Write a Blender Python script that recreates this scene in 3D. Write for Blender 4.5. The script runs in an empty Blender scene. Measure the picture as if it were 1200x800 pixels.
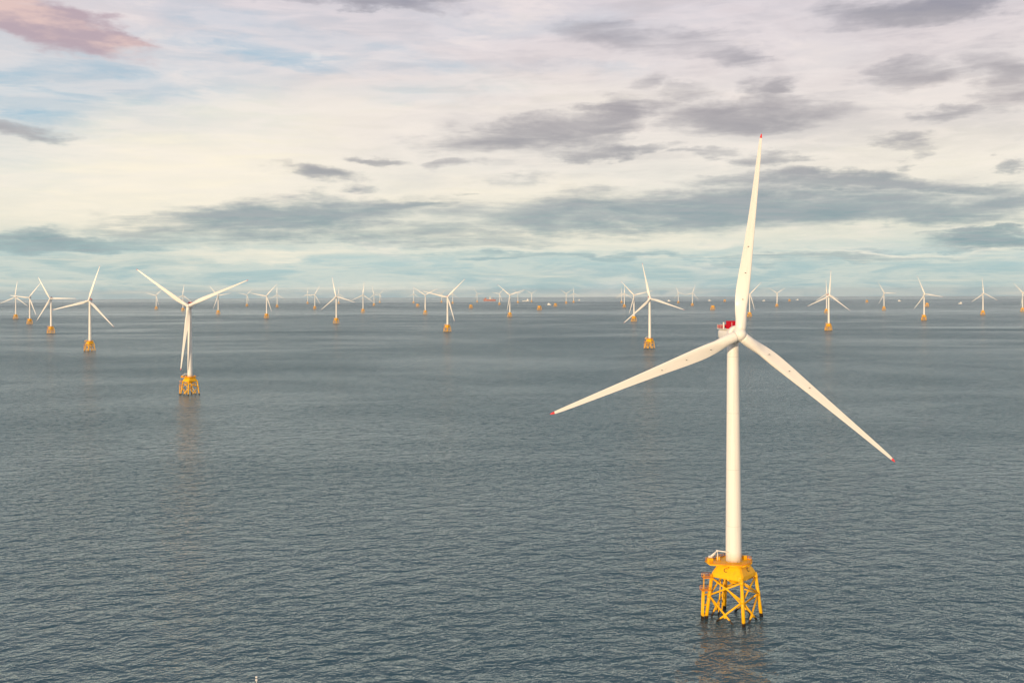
import bpy, bmesh, math, random
from mathutils import Vector, Matrix
random.seed(7)
S = bpy.context.scene
COL = S.collection
rad = math.radians

# ------------------------------------------------------------------ camera numbers
F = 1200.0            # focal length in photo pixels (photo 1200 wide)
CX, CY = 600.0, 341.2 # principal point: eye level in the photo
ROLL = 0.00375
H = 128.0             # eye height above the sea
RE = 7.4e6            # earth radius with refraction

def sea_z(x, y):
    return -(x * x + y * y) / (2 * RE)

def on_sea(px, py):
    """sea point seen at a photo pixel"""
    dx, dy = px - CX, py - CY
    dx, dy = dx - ROLL * dy, dy + ROLL * dx
    a = dy / F
    k = 1 + (dx / F) ** 2
    disc = a * a - 2 * H * k / RE
    D = RE / k * (a - math.sqrt(max(disc, 0)))
    x = D * dx / F
    return Vector((x, D, sea_z(x, D)))

# ------------------------------------------------------------------ node helpers
def new_mat(name):
    m = bpy.data.materials.new(name)
    m.use_nodes = True
    nt = m.node_tree
    b = nt.nodes['Principled BSDF']
    return m, nt, b

class NB:
    """small node builder"""
    def __init__(s, nt): s.nt = nt
    def n(s, t, **kw):
        nd = s.nt.nodes.new(t)
        for k, v in kw.items(): setattr(nd, k, v)
        return nd
    def put(s, sock, v):
        if isinstance(v, bpy.types.NodeSocket): s.nt.links.new(v, sock)
        else:
            if hasattr(sock.default_value, '__len__'):
                v = tuple(v)
                if len(v) == 3 and len(sock.default_value) == 4: v = v + (1.0,)
                sock.default_value = v
            else: sock.default_value = v
    def math(s, op, a, b=0.0, c=None, clamp=False):
        nd = s.n('ShaderNodeMath', operation=op, use_clamp=clamp)
        s.put(nd.inputs[0], a); s.put(nd.inputs[1], b)
        if c is not None: s.put(nd.inputs[2], c)
        return nd.outputs[0]
    def vec(s, op, a, b=(0, 0, 0)):
        nd = s.n('ShaderNodeVectorMath', operation=op)
        s.put(nd.inputs[0], a)
        if op == 'SCALE': s.put(nd.inputs['Scale'], b)
        elif op not in ('LENGTH', 'NORMALIZE'): s.put(nd.inputs[1], b)
        return nd.outputs['Value'] if op in ('LENGTH', 'DOT_PRODUCT') else nd.outputs[0]
    def comb(s, x, y, z):
        nd = s.n('ShaderNodeCombineXYZ')
        for i, v in enumerate((x, y, z)): s.put(nd.inputs[i], v)
        return nd.outputs[0]
    def sep(s, v):
        nd = s.n('ShaderNodeSeparateXYZ'); s.put(nd.inputs[0], v); return nd.outputs
    def noise(s, v, scale, detail=3, rough=.5, lac=2.0, dist=0.0, out='Fac'):
        nd = s.n('ShaderNodeTexNoise')
        s.put(nd.inputs['Vector'], v)
        nd.inputs['Scale'].default_value = scale
        nd.inputs['Detail'].default_value = detail
        nd.inputs['Roughness'].default_value = rough
        nd.inputs['Lacunarity'].default_value = lac
        nd.inputs['Distortion'].default_value = dist
        return nd.outputs[out]
    def smooth(s, v, a, b, o0=0.0, o1=1.0, kind='SMOOTHSTEP'):
        nd = s.n('ShaderNodeMapRange', interpolation_type=kind)
        s.put(nd.inputs[0], v)
        for i, q in enumerate((a, b, o0, o1)): s.put(nd.inputs[i + 1], q)
        return nd.outputs[0]
    def mix(s, f, a, b, mode='MIX'):
        nd = s.n('ShaderNodeMix', data_type='RGBA', blend_type=mode)
        s.put(nd.inputs[0], f); s.put(nd.inputs[6], a); s.put(nd.inputs[7], b)
        return nd.outputs[2]
    def ramp(s, f, stops):
        nd = s.n('ShaderNodeValToRGB')
        el = nd.color_ramp.elements
        while len(el) < len(stops): el.new(.5)
        for e, (p, c) in zip(el, stops):
            e.position = p; e.color = (*c, 1)
        s.put(nd.inputs[0], f)
        return nd.outputs[0]

def lin(r, g, b):
    f = lambda c: (c / 255 / 12.92) if c <= 10 else ((c / 255 + .055) / 1.055) ** 2.4
    return (f(r), f(g), f(b))

# ------------------------------------------------------------------ materials
def paint(name, col, rough=.4, dirt=.06, streak=.6, dark=(.25, .2, .15), growth=None, seams=0):
    m, nt, b = new_mat(name); N = NB(nt)
    tc = N.n('ShaderNodeTexCoord').outputs['Object']
    s1 = N.noise(N.vec('MULTIPLY', tc, (1.6, 1.6, .08)), streak, 5, .65)
    s2 = N.noise(tc, .35, 4, .6)
    f = N.math('MULTIPLY', N.smooth(s1, .48, .75), dirt * 3)
    c = N.mix(f, col, dark)
    c = N.mix(N.smooth(s2, .35, .7, 0, dirt * 1.6), c, tuple(x * .8 for x in col))
    if seams:
        zf = N.math('MODULO', N.math('ADD', N.sep(tc)[2], 8.0), seams)
        c = N.mix(N.math('MULTIPLY', N.math('LESS_THAN', zf, .16), .30), c, dark)
        c = N.mix(N.math('MULTIPLY', N.smooth(N.noise(N.vec('MULTIPLY', tc, (2.6, 2.6, .03)), 1.0, 4, .7), .55, .75), .16), c, dark)
    if growth:
        z = N.sep(tc)[2]
        edge = N.math('ADD', z, N.math('MULTIPLY', N.noise(tc, 1.4, 4, .6), -1.6))
        c = N.mix(N.smooth(edge, .25, .85, 1.0, 0.0), c, growth)
        rust = N.math('MULTIPLY', N.smooth(N.noise(tc, .9, 5, .7), .56, .72), .35)
        c = N.mix(rust, c, (.32, .11, .02))
    N.put(b.inputs['Base Color'], c)
    b.inputs['Specular IOR Level'].default_value = .3
    N.put(b.inputs['Roughness'], N.smooth(s2, .3, .7, rough - .07, rough + .1))
    return m

M_WHITE = paint('white_paint', (.83, .78, .70), .38, .05)
M_TOWER = paint('tower_paint', (.83, .78, .70), .40, .05, seams=22.0)
M_BLADE = paint('blade_gelcoat', (.83, .78, .70), .33, .035, 1.0)
M_YELLOW = paint('yellow_paint', (.97, .495, .004), .42, .11, .8, (.45, .17, .01), (.035, .022, .012))
M_ORANGE = paint('orange_grating', (.78, .27, .012), .5, .08, .8, (.3, .1, .02))
M_RED = paint('red_paint', (.46, .004, .018), .4, .03)
M_TIP = paint('tip_paint', (.80, .05, .05), .4, .02)
M_DARK = paint('dark_rubber', (.03, .028, .026), .6, .02)
M_MARK = paint('dark_marking', (.05, .035, .02), .6, .02)
M_HULLRED = paint('red_hull_paint', (.42, .15, .10), .45, .06)
M_STEEL = paint('pale_deck_paint', (.62, .60, .55), .45, .06)
M_GLASS = paint('tinted_glass', (.02, .025, .03), .1, .0)

# ------------------------------------------------------------------ mesh helpers
class MB:
    def __init__(s): s.bm = bmesh.new()
    def tube(s, p, q, r0, r1=None, n=14, cap=True):
        r1 = r0 if r1 is None else r1
        p, q = Vector(p), Vector(q)
        d = (q - p).normalized()
        u = d.orthogonal().normalized(); v = d.cross(u)
        A, B = [], []
        for i in range(n):
            t = 2 * math.pi * i / n
            o = u * math.cos(t) + v * math.sin(t)
            A.append(s.bm.verts.new(p + o * r0)); B.append(s.bm.verts.new(q + o * r1))
        for i in range(n):
            j = (i + 1) % n
            f = s.bm.faces.new((A[i], A[j], B[j], B[i])); f.smooth = True
        if cap:
            s.bm.faces.new(A[::-1]); s.bm.faces.new(B)
        return s
    def lathe(s, prof, axis='Z', n=48, origin=(0, 0, 0), cap=True):
        rings = []
        O = Vector(origin)
        for r, h in prof:
            ring = []
            for i in range(n):
                t = 2 * math.pi * i / n
                if axis == 'Z': c = Vector((r * math.cos(t), r * math.sin(t), h))
                else: c = Vector((r * math.cos(t), h, -r * math.sin(t)))
                ring.append(s.bm.verts.new(c + O))
            rings.append(ring)
        for a, b in zip(rings, rings[1:]):
            for i in range(n):
                j = (i + 1) % n
                f = s.bm.faces.new((a[i], a[j], b[j], b[i])); f.smooth = True
        if cap:
            s.bm.faces.new(rings[0][::-1]); s.bm.faces.new(rings[-1])
        return s
    def loft(s, secs, cap=True, smooth=True, mats=None):
        rings = [[s.bm.verts.new(Vector(p)) for p in sec] for sec in secs]
        n = len(rings[0])
        for k, (a, b) in enumerate(zip(rings, rings[1:])):
            for i in range(n):
                j = (i + 1) % n
                f = s.bm.faces.new((a[i], a[j], b[j], b[i])); f.smooth = smooth
                if mats: f.material_index = mats[k]
        if cap:
            s.bm.faces.new(rings[0][::-1]); f = s.bm.faces.new(rings[-1])
            if mats: f.material_index = mats[-1]
        return s
    def box(s, c, d, rot=0.0, bevel=0.0):
        c = Vector(c); hx, hy, hz = d[0] / 2, d[1] / 2, d[2] / 2
        R = Matrix.Rotation(rot, 3, 'Z')
        tmp = bmesh.new()
        vs = [tmp.verts.new((sx * hx, sy * hy, sz * hz)) for sx in (-1, 1) for sy in (-1, 1) for sz in (-1, 1)]
        for q in ((0, 1, 3, 2), (4, 6, 7, 5), (0, 4, 5, 1), (2, 3, 7, 6), (0, 2, 6, 4), (1, 5, 7, 3)):
            tmp.faces.new([vs[i] for i in q])
        if bevel: bmesh.ops.bevel(tmp, geom=tmp.edges[:], offset=bevel, segments=2, affect='EDGES')
        mp = {}
        for v in tmp.verts: mp[v] = s.bm.verts.new(c + R @ v.co)
        for f in tmp.faces: s.bm.faces.new([mp[v] for v in f.verts])
        tmp.free()
        return s
    def add(s, other):
        mp = {v: s.bm.verts.new(v.co) for v in other.bm.verts}
        for f in other.bm.faces:
            g = s.bm.faces.new([mp[v] for v in f.verts]); g.smooth = f.smooth
        return s
    def mesh(s, name, *mats):
        bmesh.ops.recalc_face_normals(s.bm, faces=s.bm.faces[:])
        me = bpy.data.meshes.new(name); s.bm.to_mesh(me); s.bm.free()
        for m in mats: me.materials.append(m)
        return me

def obj(name, data, parent=None, mat=None):
    o = bpy.data.objects.new(name, data); COL.objects.link(o)
    if parent: o.parent = parent
    if mat is not None: o.matrix_basis = mat
    return o

def thing(name, loc, label, cat, group=None, rz=0.0):
    o = bpy.data.objects.new(name, None); COL.objects.link(o)
    o.location = loc; o.rotation_euler.z = rz
    o.empty_display_size = 2
    o['label'] = label; o['category'] = cat
    if group: o['group'] = group
    return o

# ------------------------------------------------------------------ turbine meshes (local origin: waterline centre)
A0 = rad(7)                       # right-hand leg direction
def leg_r(z): return 8.9 + (16.3 - z) * .141
def leg_p(k, z):
    a = A0 + k * math.pi / 2
    return Vector((math.cos(a) * leg_r(z), math.sin(a) * leg_r(z), z))
DECK = 22.0

def jacket_mb():
    m = MB()
    for k in range(4):
        m.tube(leg_p(k, -4), leg_p(k, 17.4), .72, .66, 18)
        m.tube(leg_p(k, 8.3), leg_p(k, 10.0), .80, .80, 18)      # node cans
        m.tube(leg_p(k, 15.2), leg_p(k, 16.4), .78, .78, 18)
    for k in range(4):
        j = (k + 1) % 4
        m.tube(leg_p(k, 15.9), leg_p(j, 9.2), .36, n=12)
        m.tube(leg_p(j, 15.9), leg_p(k, 9.2), .36, n=12)
        m.tube(leg_p(k, 9.0), leg_p(j, -4.5), .38, n=12)
        m.tube(leg_p(j, 9.0), leg_p(k, -4.5), .38, n=12)
        mid = (leg_p(k, 2.2) + leg_p(j, 2.2)) / 2
        m.tube(mid + Vector((0, 0, -.6)), mid + Vector((0, 0, .6)), .55, n=12)
    # transition piece: plated pyramid frustum with corners on the legs
    def sq(hd, z, cut):
        out = []
        for k in range(4):
            a = A0 + k * math.pi / 2
            c = Vector((math.cos(a), math.sin(a), 0)); t = Vector((-math.sin(a), math.cos(a), 0))
            out += [c * hd - t * cut - c * cut * .4 + Vector((0, 0, z)), c * hd + Vector((0, 0, z)), c * hd + t * cut - c * cut * .4 + Vector((0, 0, z))]
        return out
    m.loft([sq(8.6, 16.3, 1.0), sq(8.85, 16.55, 1.0), sq(8.75, 17.9, 1.0), sq(6.1, 21.4, .9), sq(5.9, 21.7, .9)], smooth=False)
    m.tube((0, 0, 14.4), (0, 0, 16.4), 2.5, 2.9, 24)
    m.tube((0, 0, 13.6), (0, 0, 14.5), 1.6, 1.6, 20)
    for a in range(6):
        d = Vector((math.cos(a * 1.047), math.sin(a * 1.047), 0))
        m.tube(d * 2.2 + Vector((0, 0, 15.2)), d * 7.0 + Vector((0, 0, 16.4)), .3, n=8)
    # riser pipe along the right-hand face and J tubes
    m.tube(leg_p(0, 9.2) + Vector((-.2, -1, 0)), leg_p(3, 13.6) + Vector((1.2, 0.4, 0)), .26, n=10)
    for t in (.35, .6):
        p = leg_p(1, 0).lerp(leg_p(2, 0), t)
        m.tube(Vector((p.x * .8, p.y * .8, -4)), Vector((p.x * .62, p.y * .62, 16.4)), .24, n=10)
    return m

def landing_mb():
    m = MB()
    a = A0 + math.pi
    c = Vector((math.cos(a), math.sin(a), 0)); t = Vector((-math.sin(a), math.cos(a), 0))
    base = c * 12.9
    for s in (-1, 1):
        m.tube(base + t * s * .85 + Vector((0, 0, -4)), base - c * .6 + t * s * .85 + Vector((0, 0, 11)), .36, n=12)
        for z in (1.5, 5.5, 9.5):
            m.tube(base + t * s * .85 - c * .3 + Vector((0, 0, z)), leg_p(2, z), .2, n=8)
    z = -2.0
    while z < 17:
        m.tube(base - c * .5 - t * .35 + Vector((0, 0, z)), base - c * .5 + t * .35 + Vector((0, 0, z)), .05, n=6)
        z += .6
    for s in (-1, 1):
        m.tube(base - c * .5 + t * s * .35 + Vector((0, 0, -2)), base - c * .9 + t * s * .35 + Vector((0, 0, 17.5)), .09, n=6)
    return m

def rest_platform_mb(level):
    m = MB()
    a = A0 + math.pi
    c = Vector((math.cos(a), math.sin(a), 0)); t = Vector((-math.sin(a), math.cos(a), 0))
    for z, o in (((11.3, 11.6), (16.2, 10.9))[level],):
        m.box(c * o + Vector((0, 0, z)), (3.4, 3.0, .28), a)
        for u in (-1, 1):
            for v in (-1, 1):
                p = c * (o + u * 1.6) + t * v * 1.4
                m.tube(p + Vector((0, 0, z)), p + Vector((0, 0, z + 1.3)), .07, n=6)
        for v in (-1, 1):
            for h in (.7, 1.3):
                m.tube(c * (o - 1.6) + t * v * 1.4 + Vector((0, 0, z + h)), c * (o + 1.6) + t * v * 1.4 + Vector((0, 0, z + h)), .07, n=6)
        m.tube(c * (o - 1.4) + Vector((0, 0, z - .1)), c * 8.6 + Vector((0, 0, z - 1.2)), .18, n=8)
    return m

def deck_outline(g=0.0):
    pts = []
    for ang, r in ((12, 7.6), (57, 6.9), (102, 7.6), (147, 7.4), (178, 11.0), (206, 11.0), (237, 7.6), (282, 7.9), (327, 7.0)):
        a = rad(ang); pts.append(Vector((math.cos(a) * (r + g), math.sin(a) * (r + g), 0)))
    return pts

def deck_mb():
    m = MB()
    P = deck_outline()
    m.loft([[p + Vector((0, 0, DECK - .25)) for p in P], [p + Vector((0, 0, DECK + .15)) for p in P]], smooth=False)
    Q = deck_outline(.12)
    for a, b in zip(Q, Q[1:] + Q[:1]):
        m.tube(a + Vector((0, 0, DECK - .12)), b + Vector((0, 0, DECK - .12)), .26, n=8)
    for a in range(0, 360, 45):
        d = Vector((math.cos(rad(a + 12)), math.sin(rad(a + 12)), 0))
        m.tube(d * 5.6 + Vector((0, 0, DECK - 1.4)), d * 7.0 + Vector((0, 0, DECK - .3)), .16, n=8)
    # stowed equipment on the overhanging corner
    m.box(Vector((-9.6, -2.2, DECK + 1.0)), (1.9, 1.7, 1.7), rad(12), .08)
    m.box(Vector((4.9, 2.6, DECK + .85)), (1.5, 1.2, 1.4), rad(30), .06)
    m.box(Vector((-5.6, 2.0, DECK + .75)), (1.4, 2.2, 1.2), rad(-20), .06)
    return m

def rail_mb():
    m = MB()
    P = deck_outline(-.1)
    for a, b in zip(P, P[1:] + P[:1]):
        L = (b - a).length; n = max(2, round(L / 1.4))
        for i in range(n):
            p = a.lerp(b, i / n)
            m.tube(p + Vector((0, 0, DECK)), p + Vector((0, 0, DECK + 1.35)), .06, n=6)
        for h in (.5, .92, 1.35):
            m.tube(a + Vector((0, 0, DECK + h)), b + Vector((0, 0, DECK + h)), .055, n=6)
        m.box((a + b) / 2 + Vector((0, 0, DECK + .27)), (L, .05, .24), math.atan2((b - a).y, (b - a).x))
    return m

def crane_mb():
    m = MB()
    p0 = Vector((-9.2, -.4, DECK))
    p1 = p0 + Vector((0, 0, 1.7))
    p2 = Vector((-6.4, .2, DECK + 4.1)); p3 = Vector((-2.6, -2.3, DECK + 4.15))
    m.tube(p0, p1, .55, .42, 16)
    m.box(p1 + Vector((0, 0, .2)), (1.2, 1.2, .8), .3, .06)
    m.tube(p1 + Vector((0, 0, .2)), p2, .34, .26, 12)
    m.tube(p2, p3, .27, .2, 12)
    m.tube(p2 + Vector((0, 0, -.3)), p2 + Vector((0, 0, .3)), .42, n=12)
    m.tube(p1.lerp(p2, .25) + Vector((0, 0, -.5)), p1.lerp(p2, .8) + Vector((0, 0, -.35)), .13, n=8)
    m.tube(Vector((-6.2, .3, DECK)), p2 + Vector((.1, 0, -.3)), .13, n=8)
    return m

TOP = 107.4; HUB = 111.0; OVER = 7.2
def tower_mb():
    m = MB()
    z0, z1 = 21.7, TOP
    R = lambda z: 3.05 + (2.22 - 3.05) * max(0, (z - 30) / (z1 - 30))
    prof = [(3.35, z0), (3.35, z0 + .35), (R(z0), z0 + .42)]
    m.lathe(prof, n=56)
    m.lathe([(R(z), z) for z in [z0 + .42] + list(range(26, 105, 6)) + [z1]], n=56)
    return m

def door_mb():
    m = MB()
    a = rad(200)
    c = Vector((math.cos(a), math.sin(a), 0))
    m.box(c * 3.07 + Vector((0, 0, DECK + 1.55)), (.12, 1.0, 2.2), a, .03)
    return m

def blade_mb(r0, r1, tip_from=None):
    """blade along +Z, leading edge +X, wind side -Y; metres from the hub centre"""
    m = MB()
    rs = []
    r = r0
    while r < r1 - .01:
        rs.append(r); r += .5 if r < 6 else (1.2 if r < 24 else (2.2 if r < 70 else .55))
    rs.append(r1)
    def interp(tab, x):
        for (a, va), (b, vb) in zip(tab, tab[1:]):
            if x <= b:
                t = (x - a) / (b - a); t = max(0, min(1, t))
                t = t * t * (3 - 2 * t) if tab is CH_BLEND else t
                return va + (vb - va) * t
        return tab[-1][1]
    CHORD = [(0, 4.0), (3, 4.0), (5, 4.1), (9, 4.8), (12, 5.3), (15, 5.6), (18, 5.6), (24, 5.1), (34, 4.05), (46, 3.1), (58, 2.35), (68, 1.75), (73, 1.35), (75.5, 1.0), (76.7, .55), (77.0, .15)]
    THICK = [(0, 1.0), (3, 1.0), (6, .82), (10, .56), (15, .40), (22, .30), (34, .24), (77, .17)]
    TWIST = [(0, 15), (6, 15), (14, 11), (26, 6.5), (45, 2.5), (77, -.5)]
    CH_BLEND = [(0, 0), (3, 0), (11, 1)]
    n = 28
    secs, mats = [], []
    for q, r in enumerate(rs):
        c, th, tw, bl = interp(CHORD, r) * (1 - .12 * min(1, max(0, (r - 4) / 6))), interp(THICK, r), rad(interp(TWIST, r)), interp(CH_BLEND, r)
        pre = blade_surface(r)
        sec = []
        for i in range(n):
            t = 2 * math.pi * i / n
            xc = (1 + math.cos(t)) / 2             # 1 at leading edge side, 0 trailing
            s = 1 - xc
            yt = 5 * th * (.2969 * math.sqrt(max(s, 0)) - .126 * s - .3516 * s * s + .2843 * s ** 3 - .1036 * s ** 4)
            sg = 1 if math.sin(t) >= 0 else -1
            camber = .05 * math.sin(math.pi * s)
            if sg < 0: yt *= .8
            ax, ay = (.32 - s) * c, (sg * yt + camber) * c
            cxr, cyr = math.cos(t) * c / 2, math.sin(t) * c / 2
            x = cxr + (ax - cxr) * bl; y = cyr + (ay - cyr) * bl
            X = x * math.cos(tw) + y * math.sin(tw)
            Y = -x * math.sin(tw) + y * math.cos(tw) + pre
            sec.append((X, Y, r))
        secs.append(sec)
        if q: mats.append(1 if (tip_from and r > tip_from) else 0)
    mats.append(1 if tip_from else 0)
    m.loft(secs, mats=mats)
    return m

def blade_surface(r):
    return 2.6 * (max(0, r - 12) / 65) ** 2 - r * math.sin(rad(1.2))

def dot_mb(r, x=-.9):
    m = MB()
    y = blade_surface(r)
    tab = {13: .95, 23: .58, 33: .42}
    yy = y - tab[r]
    m.tube((x, yy - .35, r), (x, yy + .4, r), .12, n=10)
    return m

def hub_mb():
    m = MB()
    prof = []
    for i in range(15):
        t = i / 14 * math.pi / 2
        prof.append((max(.02, 2.5 * math.sin(t)), -2.9 * math.cos(t) - .1))
    prof += [(2.55, .6), (2.6, 1.6), (2.5, 2.0)]
    m.lathe(prof, axis='Y', n=48)
    for k in range(3):                             # blade root collars
        a = 2 * math.pi * k / 3
        d = Vector((math.sin(a), 0, math.cos(a)))
        m.tube(d * .6, d * 2.7, 2.12, 2.06, 32)
    return m

def seal_mb():
    m = MB()
    m.lathe([(2.2, 1.9), (2.2, 2.45)], axis='Y', n=40)
    return m

def nacelle_mb():
    """origin at the hub centre, axis +Y rearwards"""
    m = MB()
    m.lathe([(2.5, 2.35), (3.2, 2.5), (3.35, 2.8), (3.35, 4.7), (3.2, 4.95), (2.9, 5.0)], axis='Y', n=56)   # generator ring
    secs = []
    for y, w, h, zc, p in ((4.9, 2.9, 2.7, -.2, 2.2), (6.0, 3.0, 2.55, -.5, 2.6), (8.5, 3.1, 2.4, -.65, 3.4), (12.5, 3.1, 2.3, -.6, 4), (15.2, 3.0, 2.1, -.4, 4), (16.2, 2.7, 1.7, -.2, 3.6), (16.5, 2.2, 1.4, -.1, 3)):
        sec = []
        for i in range(40):
            t = 2 * math.pi * i / 40
            ct, st = math.cos(t), math.sin(t)
            sec.append((w * math.copysign(abs(ct) ** (2 / p), ct), y, zc - h * math.copysign(abs(st) ** (2 / p), st)))
        secs.append(sec)
    m.loft(secs)
    m.lathe([(2.15, -3.9), (2.3, -3.1), (2.6, -2.4)], axis='Z', n=40, origin=(0, OVER, 0))                 # yaw collar
    m.box((0, 11.6, 1.82), (6.4, 8.6, .24), 0, .05)                                                        # hoist deck
    m.tube((1.6, 5.8, 1.8), (1.6, 5.8, 5.2), .07, n=6)
    m.tube((-1.0, 5.6, 1.8), (-1.0, 5.6, 4.6), .06, n=6)
    return m

def rail_red_mb(front):
    """red panels round the hoist platform"""
    m = MB()
    z = 1.96
    # tall windbreak / cooler at the front of the platform
    if front:
        m.box((.4, 8.2, z + 1.55), (5.4, .5, 3.1), 0, .05)
        return m
    # low panels round the rear
    for x in (-3.05, 3.05):
        m.box((x, 12.7, z + .72), (.12, 6.2, 1.3), 0, .03)
    m.box((0, 15.75, z + .72), (6.0, .12, 1.3), 0, .03)
    return m

def rail_white_mb(x):
    m = MB()
    z = 1.94
    if x:
        m.box((x, 8.75, z + 1.3), (.5, .5, 2.6), 0, .05)
        for y in (11.8, 14, 15.85):
            m.tube((x * .98, y, z), (x * .98, y, z + 1.6), .08, n=6)
        m.tube((x * .98, 9, z + 1.58), (x * .98, 15.85, z + 1.58), .07, n=6)
    return m

def text_mesh(txt, size, mat):
    c = bpy.data.curves.new('marking', 'FONT'); c.body = txt; c.size = size; c.extrude = .03
    c.align_x = 'CENTER'; c.align_y = 'CENTER'
    o = bpy.data.objects.new('marking', c); COL.objects.link(o)
    dg = bpy.context.evaluated_depsgraph_get()
    me = bpy.data.meshes.new_from_object(o.evaluated_get(dg))
    bpy.data.objects.remove(o); bpy.data.curves.remove(c)
    me.materials.clear(); me.materials.append(mat)
    return me

ME = dict(
    jacket=jacket_mb().mesh('jacket', M_YELLOW),
    landing=landing_mb().mesh('boat_landing', M_YELLOW),
    rest_a=rest_platform_mb(0).mesh('rest_platform', M_ORANGE),
    rest_b=rest_platform_mb(1).mesh('rest_platform', M_ORANGE),
    deck=deck_mb().mesh('work_platform', M_YELLOW),
    rail=rail_mb().mesh('railing', M_ORANGE),
    crane=crane_mb().mesh('davit_crane', M_WHITE),
    tower=tower_mb().mesh('tower', M_TOWER),
    door=door_mb().mesh('tower_door', M_STEEL),
    blade=blade_mb(1.9, 75.3).mesh('blade', M_BLADE),
    tip=blade_mb(75.3, 77.0).mesh('red_tip', M_TIP),
    blade_full=blade_mb(1.9, 77.0, 75.3).mesh('blade_with_tip', M_BLADE, M_TIP),
    hub=hub_mb().mesh('hub', M_WHITE),
    seal=seal_mb().mesh('rotor_seal', M_DARK),
    nacelle=nacelle_mb().mesh('nacelle', M_WHITE),
    redrail_a=rail_red_mb(True).mesh('windbreak_panel', M_RED),
    redrail_b=rail_red_mb(False).mesh('hoist_platform_panels', M_RED),
    whiterail_a=rail_white_mb(-3.2).mesh('hoist_platform_rail', M_WHITE),
    whiterail_b=rail_white_mb(3.2).mesh('hoist_platform_rail', M_WHITE),
    far_base=jacket_mb().add(landing_mb()).add(deck_mb()).add(rail_mb()).mesh('far_jacket', M_YELLOW),
    bare_base=jacket_mb().add(landing_mb()).add(deck_mb()).mesh('bare_jacket', M_YELLOW),
    letter=text_mesh('C', 2.3, M_MARK),
    letters=text_mesh('C C', 1.0, M_MARK),
)
for r in (13, 23, 33): ME['dot%d' % r] = dot_mb(r).mesh('receptor', M_MARK)

TG = 'wind turbines of the offshore farm'
def turbine(px, py, phase, yaw, label, level=0):
    p = on_sea(px, py)
    t = thing('wind_turbine', p, label, 'wind turbine', TG)
    if level:
        j = obj('foundation', ME['jacket'], t)
        for nm, k in (('boat_landing', 'landing'), ('rest_platform', 'rest_a'), ('rest_platform', 'rest_b'), ('work_platform', 'deck'), ('railing', 'rail'), ('davit_crane', 'crane')):
            obj(nm, ME[k], j)
        if level > 1:
            # the letters stencilled on the plates of the transition piece
            for k in (2, 3):
                a0, a1 = A0 + k * math.pi / 2, A0 + (k + 1) * math.pi / 2
                d = lambda a, hd, z: Vector((math.cos(a) * hd, math.sin(a) * hd, z))
                lo = (d(a0, 8.8, 17.6) + d(a1, 8.8, 17.6)) / 2; hi = (d(a0, 6.1, 21.4) + d(a1, 6.1, 21.4)) / 2
                ux = (d(a1, 1, 0) - d(a0, 1, 0)).normalized(); uy = (hi - lo).normalized(); uz = ux.cross(uy)
                R = Matrix((ux, uy, uz)).transposed().to_4x4()
                c = lo.lerp(hi, .45) + uz * .56 + ux * (-.6 if k == 2 else .3)
                obj('marking', ME['letter'], j, Matrix.Translation(c) @ R)
    else:
        obj('foundation', ME['far_base'], t)
    tw = obj('tower', ME['tower'], t)
    if level: obj('door', ME['door'], tw)
    Y = Matrix.Rotation(rad(yaw), 4, 'Z') @ Matrix.Translation((0, -OVER, HUB))
    T = Y @ Matrix.Rotation(rad(-5), 4, 'X')
    na = obj('nacelle', ME['nacelle'], t, Y)
    if level:
        obj('windbreak_panel', ME['redrail_a'], na); obj('hoist_platform_panel', ME['redrail_b'], na); obj('hoist_platform_rail', ME['whiterail_a'], na); obj('hoist_platform_rail', ME['whiterail_b'], na); obj('rotor_seal', ME['seal'], na)
    hb = obj('hub', ME['hub'], t, T @ Matrix.Rotation(rad(phase), 4, 'Y'))
    for k in range(3):
        B = T @ Matrix.Rotation(rad(phase + 120 * k), 4, 'Y') @ Matrix.Scale(1.04, 4)
        if level:
            b = obj('blade', ME['blade'], t, B); obj('red_tip', ME['tip'], b)
            if level > 1:
                for r in (13, 23, 33): obj('receptor', ME['dot%d' % r], b)
        else:
            obj('blade', ME['blade_full'], t, B)
    return t

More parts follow.
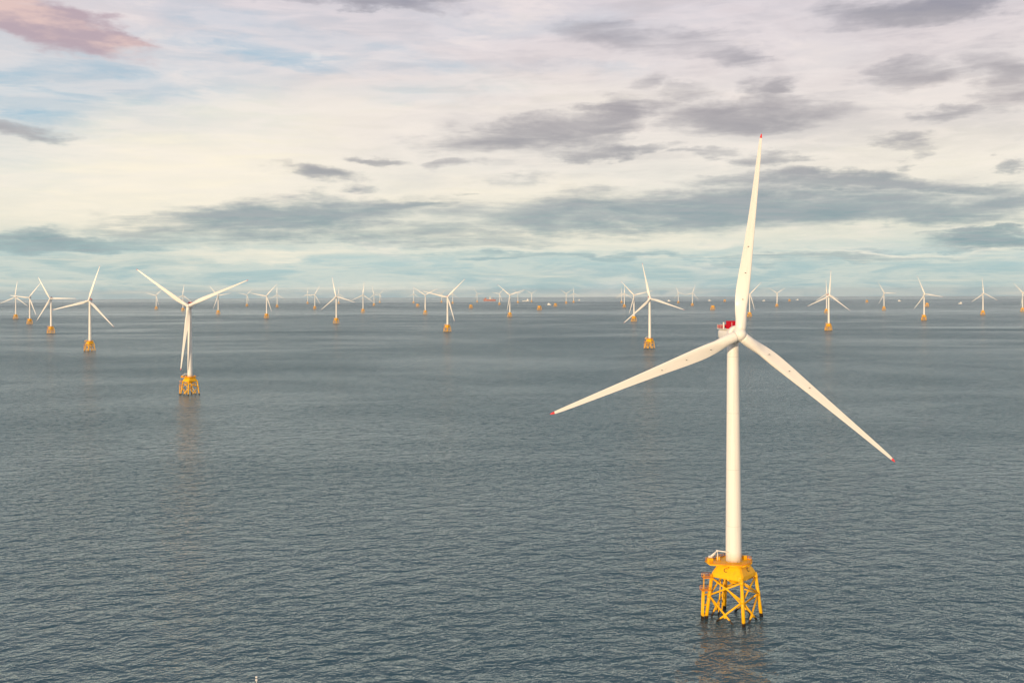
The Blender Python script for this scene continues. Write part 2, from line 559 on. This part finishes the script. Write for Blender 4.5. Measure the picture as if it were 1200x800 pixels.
# ------------------------------------------------------------------ the wind farm: photo pixel of the waterline, blade angle, nacelle heading
TURBINES = [
 (860.0, 723, 9, 9, 'largest white turbine, closest of all, red panels on its nacelle, yellow lattice jacket', 2),
 (222.7, 462, 66, 4, 'second largest turbine, Y-shaped rotor with one blade hanging along its shaded tower', 1),
 (105.5, 411.5, 16, 2, 'fourth turbine from the left edge, bigger than those three, upper blade leaning right', 1),
 (761.5, 408.5, 108.5, 4, 'mid-sized turbine just left of the largest one, long upper blade, square orange jacket', 1),
 (60, 391, 90, 2, 'third turbine from the left edge, one blade level, its upper blade meeting a neighbour’s tip', 1),
 (524.5, 389, 44, 3, 'biggest turbine near the middle of the horizon, blade raised to upper right', 1),
 (971.2, 387.5, 6, 5, 'biggest turbine right of the largest one, upright blade, another rotor overlapping behind it', 1),
 (35, 380, 37, 2, 'second turbine from the left edge, blade raised towards the taller neighbour on its right', 0),
 (18.5, 373.8, 6, 2, 'leftmost turbine, upright blade, standing at the picture’s left edge', 0),
 (183.2, 362.7, 44, 3, 'small far turbine below the left blade of the Y-rotor turbine', 0),
 (214.5, 364.7, 6, 3, 'small far turbine behind the hub of the Y-rotor turbine, upright blade showing above', 0),
 (255.8, 368.2, 79, 3, 'small turbine crossed by the right blade of the Y-rotor turbine', 0),
 (289.5, 359, 43, 3, 'faint small turbine directly under the tip of the Y-rotor turbine’s right blade', 0),
 (312.5, 373, 41, 3, 'first clear turbine past the Y-rotor turbine’s right tip, blade raised to upper right', 0),
 (324.8, 360.2, 0, 3, 'thin far turbine, upright blade, close right of a bigger turbine with raised right blade', 0),
 (360.5, 356, 3, 3, 'tiny far turbine, upright blade, left one of the close pair beside the leaning-blade turbine', 0),
 (369, 362.3, 29, 3, 'small turbine, blade leaning right, right one of a close pair left of a bigger turbine', 0),
 (394.2, 379.3, 108, 3, 'largest turbine between the Y-rotor turbine and the middle, upper blade leaning slightly left', 0),
 (397, 356, 0, 3, 'tiny far turbine almost hidden behind the tower of a bigger one with leaning blade', 0),
 (425.5, 366.3, 5, 3, 'small turbine with an upright blade, standing alone left of a tiny close pair', 0),
 (438.3, 358.5, 106, 3, 'left one of the two tiny turbines whose level blades seem to join', 0),
 (445.2, 354.8, 45, 3, 'right one of the two tiny turbines whose level blades seem to join', 0),
 (484.7, 355.5, 2, 3, 'tiny far turbine, upright blade, next to a bare orange jacket', 0),
 (498.5, 368.5, 63, 3, 'small turbine with Y-shaped rotor just right of a bare orange jacket', 0),
 (517.5, 354.5, 45, 3, 'tiny far turbine seen just left of the tower of the biggest middle turbine', 0),
 (530.5, 356, 10, 3, 'tiny far turbine seen just right of the tower of the biggest middle turbine', 0),
 (559.2, 354.3, 89, 3, 'tiny far turbine, one blade level, just left of the red-hulled ship', 0),
 (585.3, 357.3, 42, 3, 'small far turbine just right of the red-hulled ship', 0),
 (597.5, 371.5, 71, 3, 'turbine with V-shaped upper blades between the red-hulled ship and the long white ship', 0),
 (607, 355, 68, 3, 'tiny far turbine just left of the long white ship', 0),
 (623, 354, 60, 3, 'tiny far turbine just right of the long white ship', 0),
 (663.5, 356, 62, 3, 'left one of a tiny pair of turbines at mid-right, Y-shaped rotor', 0),
 (672.3, 354.7, 118, 3, 'right one of a tiny pair of turbines at mid-right, upright blade', 0),
 (731.7, 360.2, 2, 4, 'far turbine with upright blade left of two bigger overlapping rotors', 0),
 (728.5, 355, 118, 4, 'tiny far turbine peeping out behind another one, farthest left of the overlapping four', 0),
 (743, 377, 77, 4, 'turbine whose level blade crosses behind the mid-sized turbine beside the largest one', 0),
 (795, 355.3, 100, 4, 'left one of two tiny turbines whose level blades make an H', 0),
 (811.5, 358.5, 18, 4, 'right one of two tiny turbines whose level blades make an H', 0),
 (878.5, 371.3, 45, 4, 'small turbine partly hidden by the upright blade of the largest turbine', 0),
 (910.5, 359.5, 60, 5, 'tiny far turbine with a Y-shaped rotor right of the largest turbine’s upright blade', 0),
 (968.6, 366.7, -2, 5, 'small turbine half hidden behind a bigger one that overlaps it', 0),
 (1036, 363.4, 91, 5, 'small turbine with a level blade between two bigger turbines towards the right edge', 0),
 (1083, 375.3, 99, 5, 'turbine with a bare orange jacket close behind its tower', 0),
 (1152, 369, 357, 5, 'turbine with three evenly spread blades, one upright, second from the right edge', 0),
 (1198.4, 365.2, 75, 5, 'turbine cut off by the right edge of the picture', 0),
]
for a in TURBINES: turbine(*a)

# bare jackets that still wait for their towers
JG = 'bare orange jackets without towers'
def bare_jacket(px, py, sc, label):
    p = on_sea(px, py)
    t = thing('bare_jacket_foundation', p, label, 'jacket foundation', JG)
    t.scale = (sc, sc, sc)
    obj('foundation', ME['bare_base'], t)
for a in ((489.5, 359.8, 1.2, 'bare orange jacket between a tiny upright turbine and a Y-rotor turbine'),
          (552, 361.3, 1.25, 'bare orange jacket left of the red-hulled ship'),
          (632.3, 363.4, 1.35, 'bare orange jacket right of the long white ship, bigger of two'),
          (651, 359.3, 1.25, 'bare orange jacket next to a tiny white boat, smaller of two'),
          (835.5, 363.2, 1.35, 'bare square orange jacket left of the largest turbine’s upright blade'),
          (1086.6, 359.3, 1.3, 'bare orange jacket half hidden behind a turbine tower towards the right edge'),
          (849.5, 353.6, 1.25, 'faint far jacket beside the root of the largest turbine’s upright blade'),
          (925.3, 353.2, 1.2, 'faint pinkish far jacket just right of a tiny Y-rotor turbine'),
          (1016, 354.6, 1.2, 'faint far jacket left of a small turbine with a level blade')):
    bare_jacket(*a)

# ------------------------------------------------------------------ vessels
def hull_mb(L, W, D, draft):
    m = MB(); secs = []
    n = 17
    for i in range(n):
        u = i / (n - 1); x = (u - .5) * L
        w = W / 2 * (1 - max(0, (u - .68) / .32) ** 2.2) * (.86 + .14 * min(1, u / .12))
        w = max(w, .04 * W)
        sheer = D * (1 + .28 * max(0, (u - .6) / .4) ** 2)
        rake = .05 * L * max(0, (u - .75) / .25)
        secs.append([(x, -w * .7, -draft), (x + rake * .4, -w, 0), (x + rake, -w, sheer), (x + rake, w, sheer), (x + rake * .4, w, 0), (x, w * .7, -draft)])
    m.loft(secs, smooth=False)
    return m

def ship(px, py, L, label, kind, heading, group=None):
    p = on_sea(px, py)
    t = thing(kind, p, label, 'ship' if L > 60 else 'boat', group, heading)
    return t

t = ship(574, 352.6, 175, 'long red-hulled ship with a white superstructure amidships on the horizon', 'construction_ship', rad(180))
obj('hull', hull_mb(175, 32, 24, 6).mesh('hull', M_HULLRED), t)
m = MB(); m.box((-4, 0, 36), (26, 26, 26), 0, .6); m.box((-4, 0, 55), (18, 22, 14), 0, .5); m.box((-4, 0, 66), (9, 12, 9), 0, .4)
obj('superstructure', m.mesh('superstructure', M_STEEL), t)
m = MB(); m.box((62, 0, 34), (22, 20, 20), 0, .5); m.box((64, 0, 47), (10, 16, 6), 0, .4)
obj('bridge', m.mesh('bridge', M_HULLRED), t)
m = MB(); m.tube((-4, 0, 70), (-4, 0, 88), 1.6, .8, 10); m.tube((-4, 0, 76), (6, 0, 84), .8, .5, 8)
obj('mast', m.mesh('mast', M_STEEL), t)
m = MB(); m.tube((-45, 6, 23), (-45, 6, 40), 3.0, 2.4, 12); m.tube((-45, 6, 39), (-12, 3, 32), 1.6, 1.0, 10); m.box((-45, 6, 42), (7, 6, 5), 0, .3)
obj('deck_crane', m.mesh('deck_crane', M_HULLRED), t)

t = ship(616, 353.1, 92, 'long low white ship with its wheelhouse at the right end, on the horizon', 'supply_ship', 0)
obj('hull', hull_mb(92, 22, 11, 5).mesh('hull', M_STEEL), t)
m = MB(); m.box((27, 0, 19), (24, 18, 16), 0, .5); m.box((29, 0, 30), (16, 18, 7), 0, .4)
obj('wheelhouse', m.mesh('wheelhouse', M_WHITE), t)
m = MB(); m.tube((26, 0, 33), (26, 0, 44), .9, .5, 8); m.tube((22, 0, 38), (30, 0, 38), .3, n=6)
obj('mast', m.mesh('mast', M_WHITE), t)

boat_hull = hull_mb(30, 9, 5, 2).mesh('hull', M_WHITE)
m = MB(); m.box((3, 0, 7.6), (13, 7.4, 6), 0, .3); m.box((4.5, 0, 12.2), (8, 6.6, 3.6), 0, .3)
boat_cabin = m.mesh('cabin', M_WHITE)
m = MB(); m.tube((3, 0, 13.8), (2.4, 0, 21), .3, .18, 8); m.tube((2.6, -1.6, 17.5), (2.6, 1.6, 17.5), .16, n=6)
boat_mast = m.mesh('mast', M_STEEL)
for px, py, lab in ((643.6, 357.2, 'tiny white boat between two bare orange jackets'),
                    (678.6, 352, 'tiny white boat beside the right one of a tiny turbine pair'),
                    (784, 352.9, 'tiny white boat left of two tiny turbines making an H'),
                    (831.6, 352.5, 'tiny white boat just above a bare square orange jacket'),
                    (895, 352.8, 'tiny white boat left of a tiny Y-rotor turbine beside the largest blade'),
                    (934.4, 351.6, 'tiny white boat right of a faint pinkish jacket, left of overlapping rotors'),
                    (1054, 353, 'tiny white boat between a level-blade turbine and a turbine with jacket behind'),
                    (1125.4, 356, 'tiny white boat left of the turbine second from the right edge')):
    t = ship(px, py, 30, lab, 'crew_boat', random.choice((rad(10), rad(170), rad(190))), 'tiny white boats near the horizon')
    t.scale = (1.25, 1.25, 1.25)
    obj('hull', boat_hull, t); obj('cabin', boat_cabin, t); obj('mast', boat_mast, t)

# ------------------------------------------------------------------ marker buoy peeping in at the lower edge
p = on_sea(300.6, 803.0)
t = thing('marker_buoy', p, 'small white marker buoy at the bottom edge of the water, below the second largest turbine', 'buoy')
m = MB(); m.lathe([(.05, -.9), (.7, -.6), (.95, -.1), (.9, .25), (.5, .5), (.12, .6)], n=20)
obj('float', m.mesh('float', M_YELLOW), t)
m = MB(); m.tube((0, 0, .5), (0, 0, 2.3), .11, .08, 10)
obj('pole', m.mesh('pole', M_WHITE), t)
m = MB(); m.lathe([(.05, 1.55), (.36, 1.65), (.42, 1.9), (.3, 2.15), (.05, 2.2)], n=16); m.lathe([(.04, 2.55), (.34, 2.6), (.4, 2.85), (.25, 3.1), (.04, 3.15)], n=16)
obj('lantern', m.mesh('lantern', M_WHITE), t)

# ------------------------------------------------------------------ sea
def build_sea():
    bm = bmesh.new()
    nseg = 288
    radii = [0] + [20 * (48000 / 20) ** (i / 150) for i in range(151)]
    prev = None
    c = bm.verts.new((0, 0, 0))
    for r in radii[1:]:
        ring = [bm.verts.new((r * math.sin(2 * math.pi * i / nseg), r * math.cos(2 * math.pi * i / nseg), -r * r / (2 * RE))) for i in range(nseg)]
        for i in range(nseg):
            j = (i + 1) % nseg
            if prev is None: bm.faces.new((c, ring[j], ring[i]))
            else: bm.faces.new((prev[i], prev[j], ring[j], ring[i]))
        prev = ring
    for f in bm.faces: f.smooth = True
    bmesh.ops.recalc_face_normals(bm, faces=bm.faces[:])
    me = bpy.data.meshes.new('sea'); bm.to_mesh(me); bm.free()
    if me.polygons[500].normal.z < 0: me.flip_normals()
    m, nt, b = new_mat('sea_water'); N = NB(nt)
    pos = N.n('ShaderNodeNewGeometry').outputs['Position']
    xyz = N.sep(pos)
    P0 = N.comb(xyz[0], xyz[1], 0.0)
    rot = N.n('ShaderNodeVectorRotate', rotation_type='Z_AXIS'); N.put(rot.inputs['Vector'], P0); rot.inputs['Angle'].default_value = rad(-14)
    P = N.vec('MULTIPLY', rot.outputs[0], (.78, 1.0, 1.0))
    def height(off):
        q = N.vec('ADD', P, off)
        a = N.math('MULTIPLY', N.noise(q, 1 / 11.0, 3, .5, dist=.35), 5.6)
        c = N.math('MULTIPLY', N.noise(q, 1 / 3.4, 5, .58, dist=.4), 2.5)
        return N.math('ADD', a, c)
    E = .25
    h0, hx, hy = height((0, 0, 0)), height((E, 0, 0)), height((0, E, 0))
    # broad wind patches and calmer lanes
    W = N.vec('MULTIPLY', pos, (1 / 9000, 1 / 2600, 0))
    patch = N.noise(W, 1.0, 6, .62, dist=.5)
    amp = N.smooth(patch, .34, .66, .62, 1.35)
    # long calm wake lanes trailing down-tide from the turbines about 3.4 km out
    wob = N.math('MULTIPLY', N.noise(N.vec('MULTIPLY', pos, (1 / 900, 1 / 900, 0)), 1.0, 4, .55), 190)
    yy = N.math('ADD', xyz[1], wob)
    gx = N.noise(N.vec('MULTIPLY', pos, (1 / 1100, 0, 0)), 1.0, 2, .5)
    lane = N.math('MULTIPLY', N.math('MULTIPLY', N.smooth(yy, 3480, 3560), N.smooth(yy, 3640, 3760, 1, 0)), N.smooth(gx, .47, .60))
    ruff = N.math('MULTIPLY', N.math('MULTIPLY', N.smooth(yy, 3270, 3340), N.smooth(yy, 3400, 3470, 1, 0)), N.smooth(gx, .40, .56))
    amp = N.math('MULTIPLY', amp, N.math('SUBTRACT', 1.0, N.math('MULTIPLY', lane, .5)))
    amp = N.math('MULTIPLY', amp, N.math('ADD', 1.0, N.math('MULTIPLY', ruff, .7)))
    # rougher and calmer belts of sea further out
    y2 = N.math('ADD', xyz[1], N.math('MULTIPLY', N.noise(N.vec('MULTIPLY', pos, (1 / 4200, 1 / 5000, 0)), 1.0, 5, .6), 5200))
    y2 = N.math('ADD', y2, -2400)
    for (b0, b1, b2, b3, g) in ((4300, 4800, 5300, 6100, .35), (7600, 8900, 11500, 14000, .35), (6100, 6600, 7000, 7700, -.25), (14000, 18000, 60000, 70000, -.5), (1800, 2100, 2500, 3000, .15)):
        belt = N.math('MULTIPLY', N.smooth(y2, b0, b1), N.smooth(y2, b2, b3, 1, 0))
        amp = N.math('MULTIPLY', amp, N.math('ADD', 1.0, N.math('MULTIPLY', belt, g)))
    amp = N.math('MULTIPLY', amp, N.smooth(xyz[1], 700, 6000, 1.0, .62))
    gust = N.noise(N.vec('MULTIPLY', pos, (1 / 620, 1 / 330, 0)), 1.0, 5, .6, dist=.8)
    amp = N.math('MULTIPLY', amp, N.smooth(gust, .32, .68, .68, 1.36))
    k = N.math('MULTIPLY', amp, -1.0 / E)
    sx = N.math('MULTIPLY', N.math('SUBTRACT', hx, h0), k)
    sy = N.math('MULTIPLY', N.math('SUBTRACT', hy, h0), k)
    sv = N.n('ShaderNodeVectorRotate', rotation_type='Z_AXIS'); N.put(sv.inputs['Vector'], N.comb(N.math('MULTIPLY', sx, .78), sy, 1.0)); sv.inputs['Angle'].default_value = rad(14)
    NRM = N.vec('NORMALIZE', sv.outputs[0])
    col = N.mix(N.smooth(N.noise(W, 2.1, 3, .5), .3, .7), (.042, .096, .118), (.053, .109, .129))
    # light coming up out of the water does not depend on the facet; the mirror part does
    up = N.n('ShaderNodeBsdfDiffuse'); N.put(up.inputs['Color'], col)
    gl = N.n('ShaderNodeBsdfGlossy'); gl.inputs['Roughness'].default_value = .16; gl.inputs['Color'].default_value = (.95, 1, .985, 1)
    fr = N.n('ShaderNodeFresnel'); fr.inputs['IOR'].default_value = 1.333
    nt.links.new(NRM, gl.inputs['Normal']); nt.links.new(NRM, fr.inputs['Normal'])
    mx = N.n('ShaderNodeMixShader')
    nt.links.new(fr.outputs[0], mx.inputs[0]); nt.links.new(up.outputs[0], mx.inputs[1]); nt.links.new(gl.outputs[0], mx.inputs[2])
    mo = [n for n in nt.nodes if n.type == 'OUTPUT_MATERIAL'][0]
    nt.links.new(mx.outputs[0], mo.inputs['Surface']); nt.nodes.remove(b)
    me.materials.append(m)
    o = obj('sea', me); o['kind'] = 'structure'; o['label'] = 'grey green choppy open sea'; o['category'] = 'sea'
build_sea()

# ------------------------------------------------------------------ haze
bm = bmesh.new(); bmesh.ops.create_cube(bm, size=1)
for v in bm.verts:
    v.co = Vector((v.co.x * 100000, v.co.y * 100000, (194 if v.co.z > 0 else -158)))
me = bpy.data.meshes.new('haze'); bm.to_mesh(me); bm.free()
m = bpy.data.materials.new('haze_air'); m.use_nodes = True; nt = m.node_tree; nt.nodes.clear()
out = nt.nodes.new('ShaderNodeOutputMaterial'); pv = nt.nodes.new('ShaderNodeVolumePrincipled')
pv.inputs['Color'].default_value = (.84, .93, .98, 1); pv.inputs['Density'].default_value = 1.1e-5; pv.inputs['Anisotropy'].default_value = .2
m.cycles.volume_sampling = 'DISTANCE'
nt.links.new(pv.outputs[0], out.inputs['Volume'])
me.materials.append(m)
hz = obj('haze', me); hz['kind'] = 'stuff'

# ------------------------------------------------------------------ light and sky
SUN_EL, SUN_LEFT = 9.5, 28.0      # sun behind the camera, off to the left
sd = Vector((-math.sin(rad(SUN_LEFT)) * math.cos(rad(SUN_EL)), -math.cos(rad(SUN_LEFT)) * math.cos(rad(SUN_EL)), math.sin(rad(SUN_EL))))
L = bpy.data.lights.new('sun', 'SUN'); L.energy = 3.85; L.angle = rad(.53); L.color = (1.0, .76, .48)
so = bpy.data.objects.new('sun', L); COL.objects.link(so)
so.rotation_euler = sd.to_track_quat('Z', 'Y').to_euler(); so.location = (-200, -300, 400)

w = bpy.data.worlds.new('World'); S.world = w; w.use_nodes = True
nt = w.node_tree; nt.nodes.clear(); N = NB(nt)
out = N.n('ShaderNodeOutputWorld'); bg = N.n('ShaderNodeBackground')
STR = .1
bg.inputs['Strength'].default_value = STR
sky = N.n('ShaderNodeTexSky', sky_type='NISHITA')
sky.sun_disc = False; sky.sun_elevation = rad(SUN_EL); sky.sun_rotation = math.atan2(sd.x, sd.y) % (2 * math.pi)
sky.air_density = 1.0; sky.dust_density = 1.2; sky.ozone_density = 1.4
d = N.vec('NORMALIZE', N.n('ShaderNodeTexCoord').outputs['Generated'])
dx, dy, dz = N.sep(d)
az = N.math('MULTIPLY', N.math('ARCTAN2', dx, dy), 180 / math.pi)
el = N.math('MULTIPLY', N.math('ARCSINE', dz), 180 / math.pi)
UV = N.comb(az, el, 0)
# cloud-plane coordinates (flat layers seen in perspective)
zz = N.math('ADD', N.math('MAXIMUM', dz, 0.0), .055)
PL = N.comb(N.math('DIVIDE', dx, zz), N.math('DIVIDE', dy, zz), 0)
wx = N.math('SUBTRACT', N.noise(PL, .9, 5, .6), .5)
wy = N.math('SUBTRACT', N.noise(N.vec('ADD', PL, (9, 4, 2)), .9, 5, .6), .5)
fx = N.math('SUBTRACT', N.noise(N.vec('MULTIPLY', UV, (.30, .8, 1)), 1.0, 6, .6), .5)
fy = N.math('SUBTRACT', N.noise(N.vec('ADD', N.vec('MULTIPLY', UV, (.22, .6, 1)), (7, 3, 1)), 1.0, 6, .6), .5)
WUV = N.vec('ADD', UV, N.comb(N.math('ADD', N.math('MULTIPLY', wx, 6.0), N.math('MULTIPLY', fx, 6.0)), N.math('ADD', N.math('MULTIPLY', wy, 1.4), N.math('MULTIPLY', fy, 2.4)), 0))
wisp = N.noise(N.vec('MULTIPLY', UV, (.19, 1.15, 1)), 1.0, 8, .62, dist=.5)
shelf = N.noise(N.vec('MULTIPLY', UV, (.085, .36, 1)), 1.0, 7, .6, dist=.8)
fine = N.noise(N.vec('MULTIPLY', PL, (1.0, 1.3, 1)), 2.3, 8, .62, dist=.25)
streak = N.noise(N.vec('MULTIPLY', UV, (.05, 1.5, 1)), 1.0, 5, .6, dist=.4)

def blob(items, warp=WUV, soft=(1.25, .25)):
    """soft ellipses (photo-like angles): x, y, half width, half height, tilt deg, weight"""
    acc = None
    for (px, py, hw, hh, tilt, wt) in items:
        a = math.degrees(math.atan((px - 600) / 1200)); e = math.degrees(math.atan((341 - py - .00375 * (px - 600)) / 1200 * math.cos(rad(a))))
        g = 180 / math.pi / 1200
        mp = N.n('ShaderNodeMapping', vector_type='TEXTURE')
        N.put(mp.inputs['Vector'], warp)
        mp.inputs['Location'].default_value = (a, e, 0); mp.inputs['Rotation'].default_value = (0, 0, rad(tilt)); mp.inputs['Scale'].default_value = (hw * g, hh * g, 1)
        v = N.math('MULTIPLY', N.smooth(N.vec('LENGTH', mp.outputs[0]), soft[0], soft[1]), wt)
        acc = v if acc is None else N.math('MAXIMUM', acc, v)
    return acc

def C(r, g, b): return tuple(x / STR for x in lin(r, g, b))
e01 = N.smooth(el, -2, 88, 0, 1, 'LINEAR')
def E(deg): return (deg + 2) / 90
# thin veil of high cloud: its tone from the horizon upwards
veil = N.ramp(e01, [(E(-2), C(168, 190, 188)), (E(.4), C(170, 199, 201)), (E(1.8), C(184, 208, 207)), (E(3.2), C(226, 226, 210)), (E(6), C(240, 234, 222)),
                    (E(9), C(239, 230, 222)), (E(13), C(227, 218, 219)), (E(17), C(212, 206, 214)), (E(40), C(150, 162, 184)), (1.0, C(105, 128, 165))])
nsky = N.mix(.5, sky.outputs[0], C(158, 198, 224))
col = N.mix(.93, nsky, veil)
# blue gaps
gaps = blob([(110, 112, 260, 64, 0, 1.0), (300, 62, 150, 20, -4, .9), (500, 75, 120, 16, -4, .5), (30, 190, 90, 40, 0, .7), (560, 25, 260, 20, 0, .3), (330, 35, 190, 22, -6, .7), (470, 110, 170, 18, 4, .55), (650, 75, 120, 12, 0, .35)])
gf = N.math('MULTIPLY', gaps, N.smooth(fine, .30, .62, 1.0, .6))
col = N.mix(N.math('MULTIPLY', gf, .85), col, N.mix(.25, C(152, 200, 226), sky.outputs[0]))
# mauve grey shelves in the veil, thicker towards the right
shm = N.math('MULTIPLY', N.smooth(shelf, .40, .64), N.smooth(az, -16, 6, .25, 1.0))
shm = N.math('MULTIPLY', shm, N.smooth(el, 2.5, 7, .25, 1.0))
col = N.mix(N.math('MULTIPLY', shm, .55), col, N.ramp(e01, [(E(2), C(178, 190, 190)), (E(7), C(198, 196, 194)), (E(12), C(198, 190, 194)), (1.0, C(150, 155, 175))]))
brt = N.math('MULTIPLY', N.smooth(shelf, .46, .34), N.smooth(wisp, .35, .65, .3, 1))
col = N.mix(N.math('MULTIPLY', brt, .5), col, C(246, 234, 226))
# bright cream sheet
cream = blob([(190, 205, 250, 70, 6, 1), (300, 150, 220, 50, 8, .7), (300, 300, 190, 10, 2, .9), (120, 250, 150, 25, 0, .9), (700, 282, 260, 14, 0, .65), (1010, 300, 160, 7, 0, .6),
              (560, 225, 200, 22, 0, .75), (1080, 185, 160, 35, 0, .45), (460, 335, 120, 10, 0, .5), (620, 110, 200, 30, 0, .3)], soft=(1.3, .3))
col = N.mix(N.math('MULTIPLY', cream, N.smooth(fine, .25, .65, .95, .55)), col, C(255, 245, 223))
# bluer teal bank low along the horizon
teal = blob([(40, 320, 260, 30, 0, .95), (820, 322, 420, 18, 0, .7), (1130, 325, 200, 16, 0, .7), (60, 285, 190, 14, 0, .8), (600, 300, 200, 8, 0, .5)], soft=(1.3, .2))
col = N.mix(N.math('MULTIPLY', teal, N.smooth(streak, .35, .65, .55, 1.0)), col, C(164, 191, 192))
# fine level streaks near the horizon
hb = N.math('MULTIPLY', N.smooth(streak, .52, .70), N.smooth(el, 6, 1.0, 0, .55))
col = N.mix(hb, col, C(238, 230, 210))
# grey low clouds
DK = [(345, 256, 190, 20, 5, 1.0), (470, 240, 80, 9, 2, .9), (230, 268, 80, 10, 0, .8), (60, 284, 150, 10, 0, .7), (18, 145, 60, 9, -6, .85), (383, 204, 52, 11, -5, .95), (330, 194, 30, 4, 0, .5),
      (630, 155, 120, 18, 6, .9), (715, 140, 62, 24, 20, .95), (725, 175, 75, 8, 0, .85), (870, 137, 110, 18, -3, 1.0), (1100, 6, 130, 17, 3, 1.1), (440, 1, 110, 8, 0, .9),
      (760, 40, 120, 17, -8, .62), (855, 66, 48, 18, -10, .6), (760, 88, 30, 9, 0, .55), (1085, 86, 55, 17, 4, .75), (1190, 90, 42, 34, 0, .8), (1062, 160, 34, 8, 0, .75), (1070, 176, 26, 10, 0, .75),
      (1120, 130, 38, 8, 0, .7), (905, 187, 40, 8, 0, .75), (890, 104, 38, 11, 8, .8), (790, 105, 42, 10, 0, .5), (850, 243, 300, 22, 0, 1.0), (700, 252, 170, 22, 0, .9), (1010, 215, 160, 10, -3, .95), (1130, 245, 140, 15, 0, .95), (1165, 283, 75, 9, 0, .95),
      (1175, 272, 70, 4, 0, .8), (450, 180, 36, 5, -3, .7), (522, 192, 38, 7, 4, .7), (560, 280, 130, 9, 0, .55), (480, 273, 110, 10, 0, .6), (670, 300, 190, 5, 0, .45), (980, 303, 160, 5, 0, .5),
      (540, 219, 20, 3, 0, .5), (1190, 192, 22, 5, 0, .7), (1060, 198, 14, 5, 0, .5), (820, 184, 40, 5, 0, .5), (600, 205, 60, 5, 0, .35), (1080, 290, 60, 4, 0, .5)]
dk = blob([(a, b, c * 1.12, d * 1.2, e, f) for a, b, c, d, e, f in DK], soft=(1.5, .2))
fsh = N.math('ADD', dk, N.math('ADD', N.math('MULTIPLY', N.math('SUBTRACT', fine, .5), 1.0), N.math('MULTIPLY', N.math('SUBTRACT', wisp, .5), 1.45)))
dens = N.math('MULTIPLY', N.smooth(fsh, .06, 1.12), N.smooth(dk, .0, .45))
rim = N.math('MULTIPLY', N.math('MULTIPLY', N.smooth(fsh, -.35, .05), N.smooth(fsh, .12, .5, 1, 0)), N.smooth(wisp, .4, .6, .3, 1.0))
col = N.mix(N.math('MULTIPLY', rim, .42), col, N.ramp(e01, [(E(2), C(246, 240, 220)), (E(8), C(252, 242, 232)), (E(15), C(240, 228, 230)), (1.0, C(170, 180, 200))]))
lowc = N.ramp(e01, [(E(0), C(156, 180, 180)), (E(2.5), C(132, 160, 166)), (E(4.6), C(138, 158, 165)), (E(7), C(152, 154, 160)), (E(10), C(160, 156, 162)), (E(16), C(146, 147, 162)), (1.0, C(120, 130, 150))])
lowc = N.mix(N.smooth(fine, .35, .65, .0, .35), lowc, C(196, 190, 190))
col = N.mix(N.math('MULTIPLY', dens, .92), col, lowc)
# sunlit pink cloud high at the edge
pk = blob([(70, 30, 110, 26, -14, 1.0), (10, 14, 90, 22, 0, .9), (130, 48, 50, 14, -5, .9)], soft=(1.3, .3))
pf = N.smooth(N.math('ADD', pk, N.math('MULTIPLY', N.math('SUBTRACT', wisp, .5), 1.6)), .1, .9)
pf = N.math('MULTIPLY', pf, N.smooth(pk, .02, .3))
pcol = N.mix(N.smooth(N.noise(PL, 3.0, 5, .6), .42, .62), C(184, 164, 174), C(226, 196, 190))
col = N.mix(N.math('MULTIPLY', pf, .9), col, pcol)
# scattered clouds elsewhere in the dome
gen = N.math('MULTIPLY', N.smooth(N.noise(PL, .55, 6, .55), .5, .66), N.smooth(N.math('ABSOLUTE', az), 32, 50))
col = N.mix(N.math('MULTIPLY', gen, .7), col, lowc)
# pale moon behind thin cloud
moon = blob([(371, 65, 7, 6, 0, 1.0)], warp=UV, soft=(1.2, .3))
col = N.mix(N.math('MULTIPLY', moon, .24), col, C(250, 246, 240))
N.put(bg.inputs['Color'], col)
nt.links.new(bg.outputs[0], out.inputs[0])

# ------------------------------------------------------------------ camera
cam = bpy.data.cameras.new('camera'); co = bpy.data.objects.new('camera', cam); COL.objects.link(co)
cam.sensor_width = 36; cam.sensor_fit = 'HORIZONTAL'; cam.lens = 36 * F / 1200
cam.shift_y = -(400 - CY) / 1200
cam.clip_start = 1; cam.clip_end = 300000
co.matrix_world = Matrix.Translation((0, 0, H)) @ Matrix.Rotation(rad(90), 4, 'X') @ Matrix.Rotation(-ROLL, 4, 'Z')
S.camera = co

S.render.engine = 'CYCLES'
S.view_settings.view_transform = 'Standard'; S.view_settings.look = 'None'
S.view_settings.exposure = 0; S.view_settings.gamma = 1
S.cycles.max_bounces = 6; S.cycles.volume_bounces = 0
S.cycles.use_denoising = True
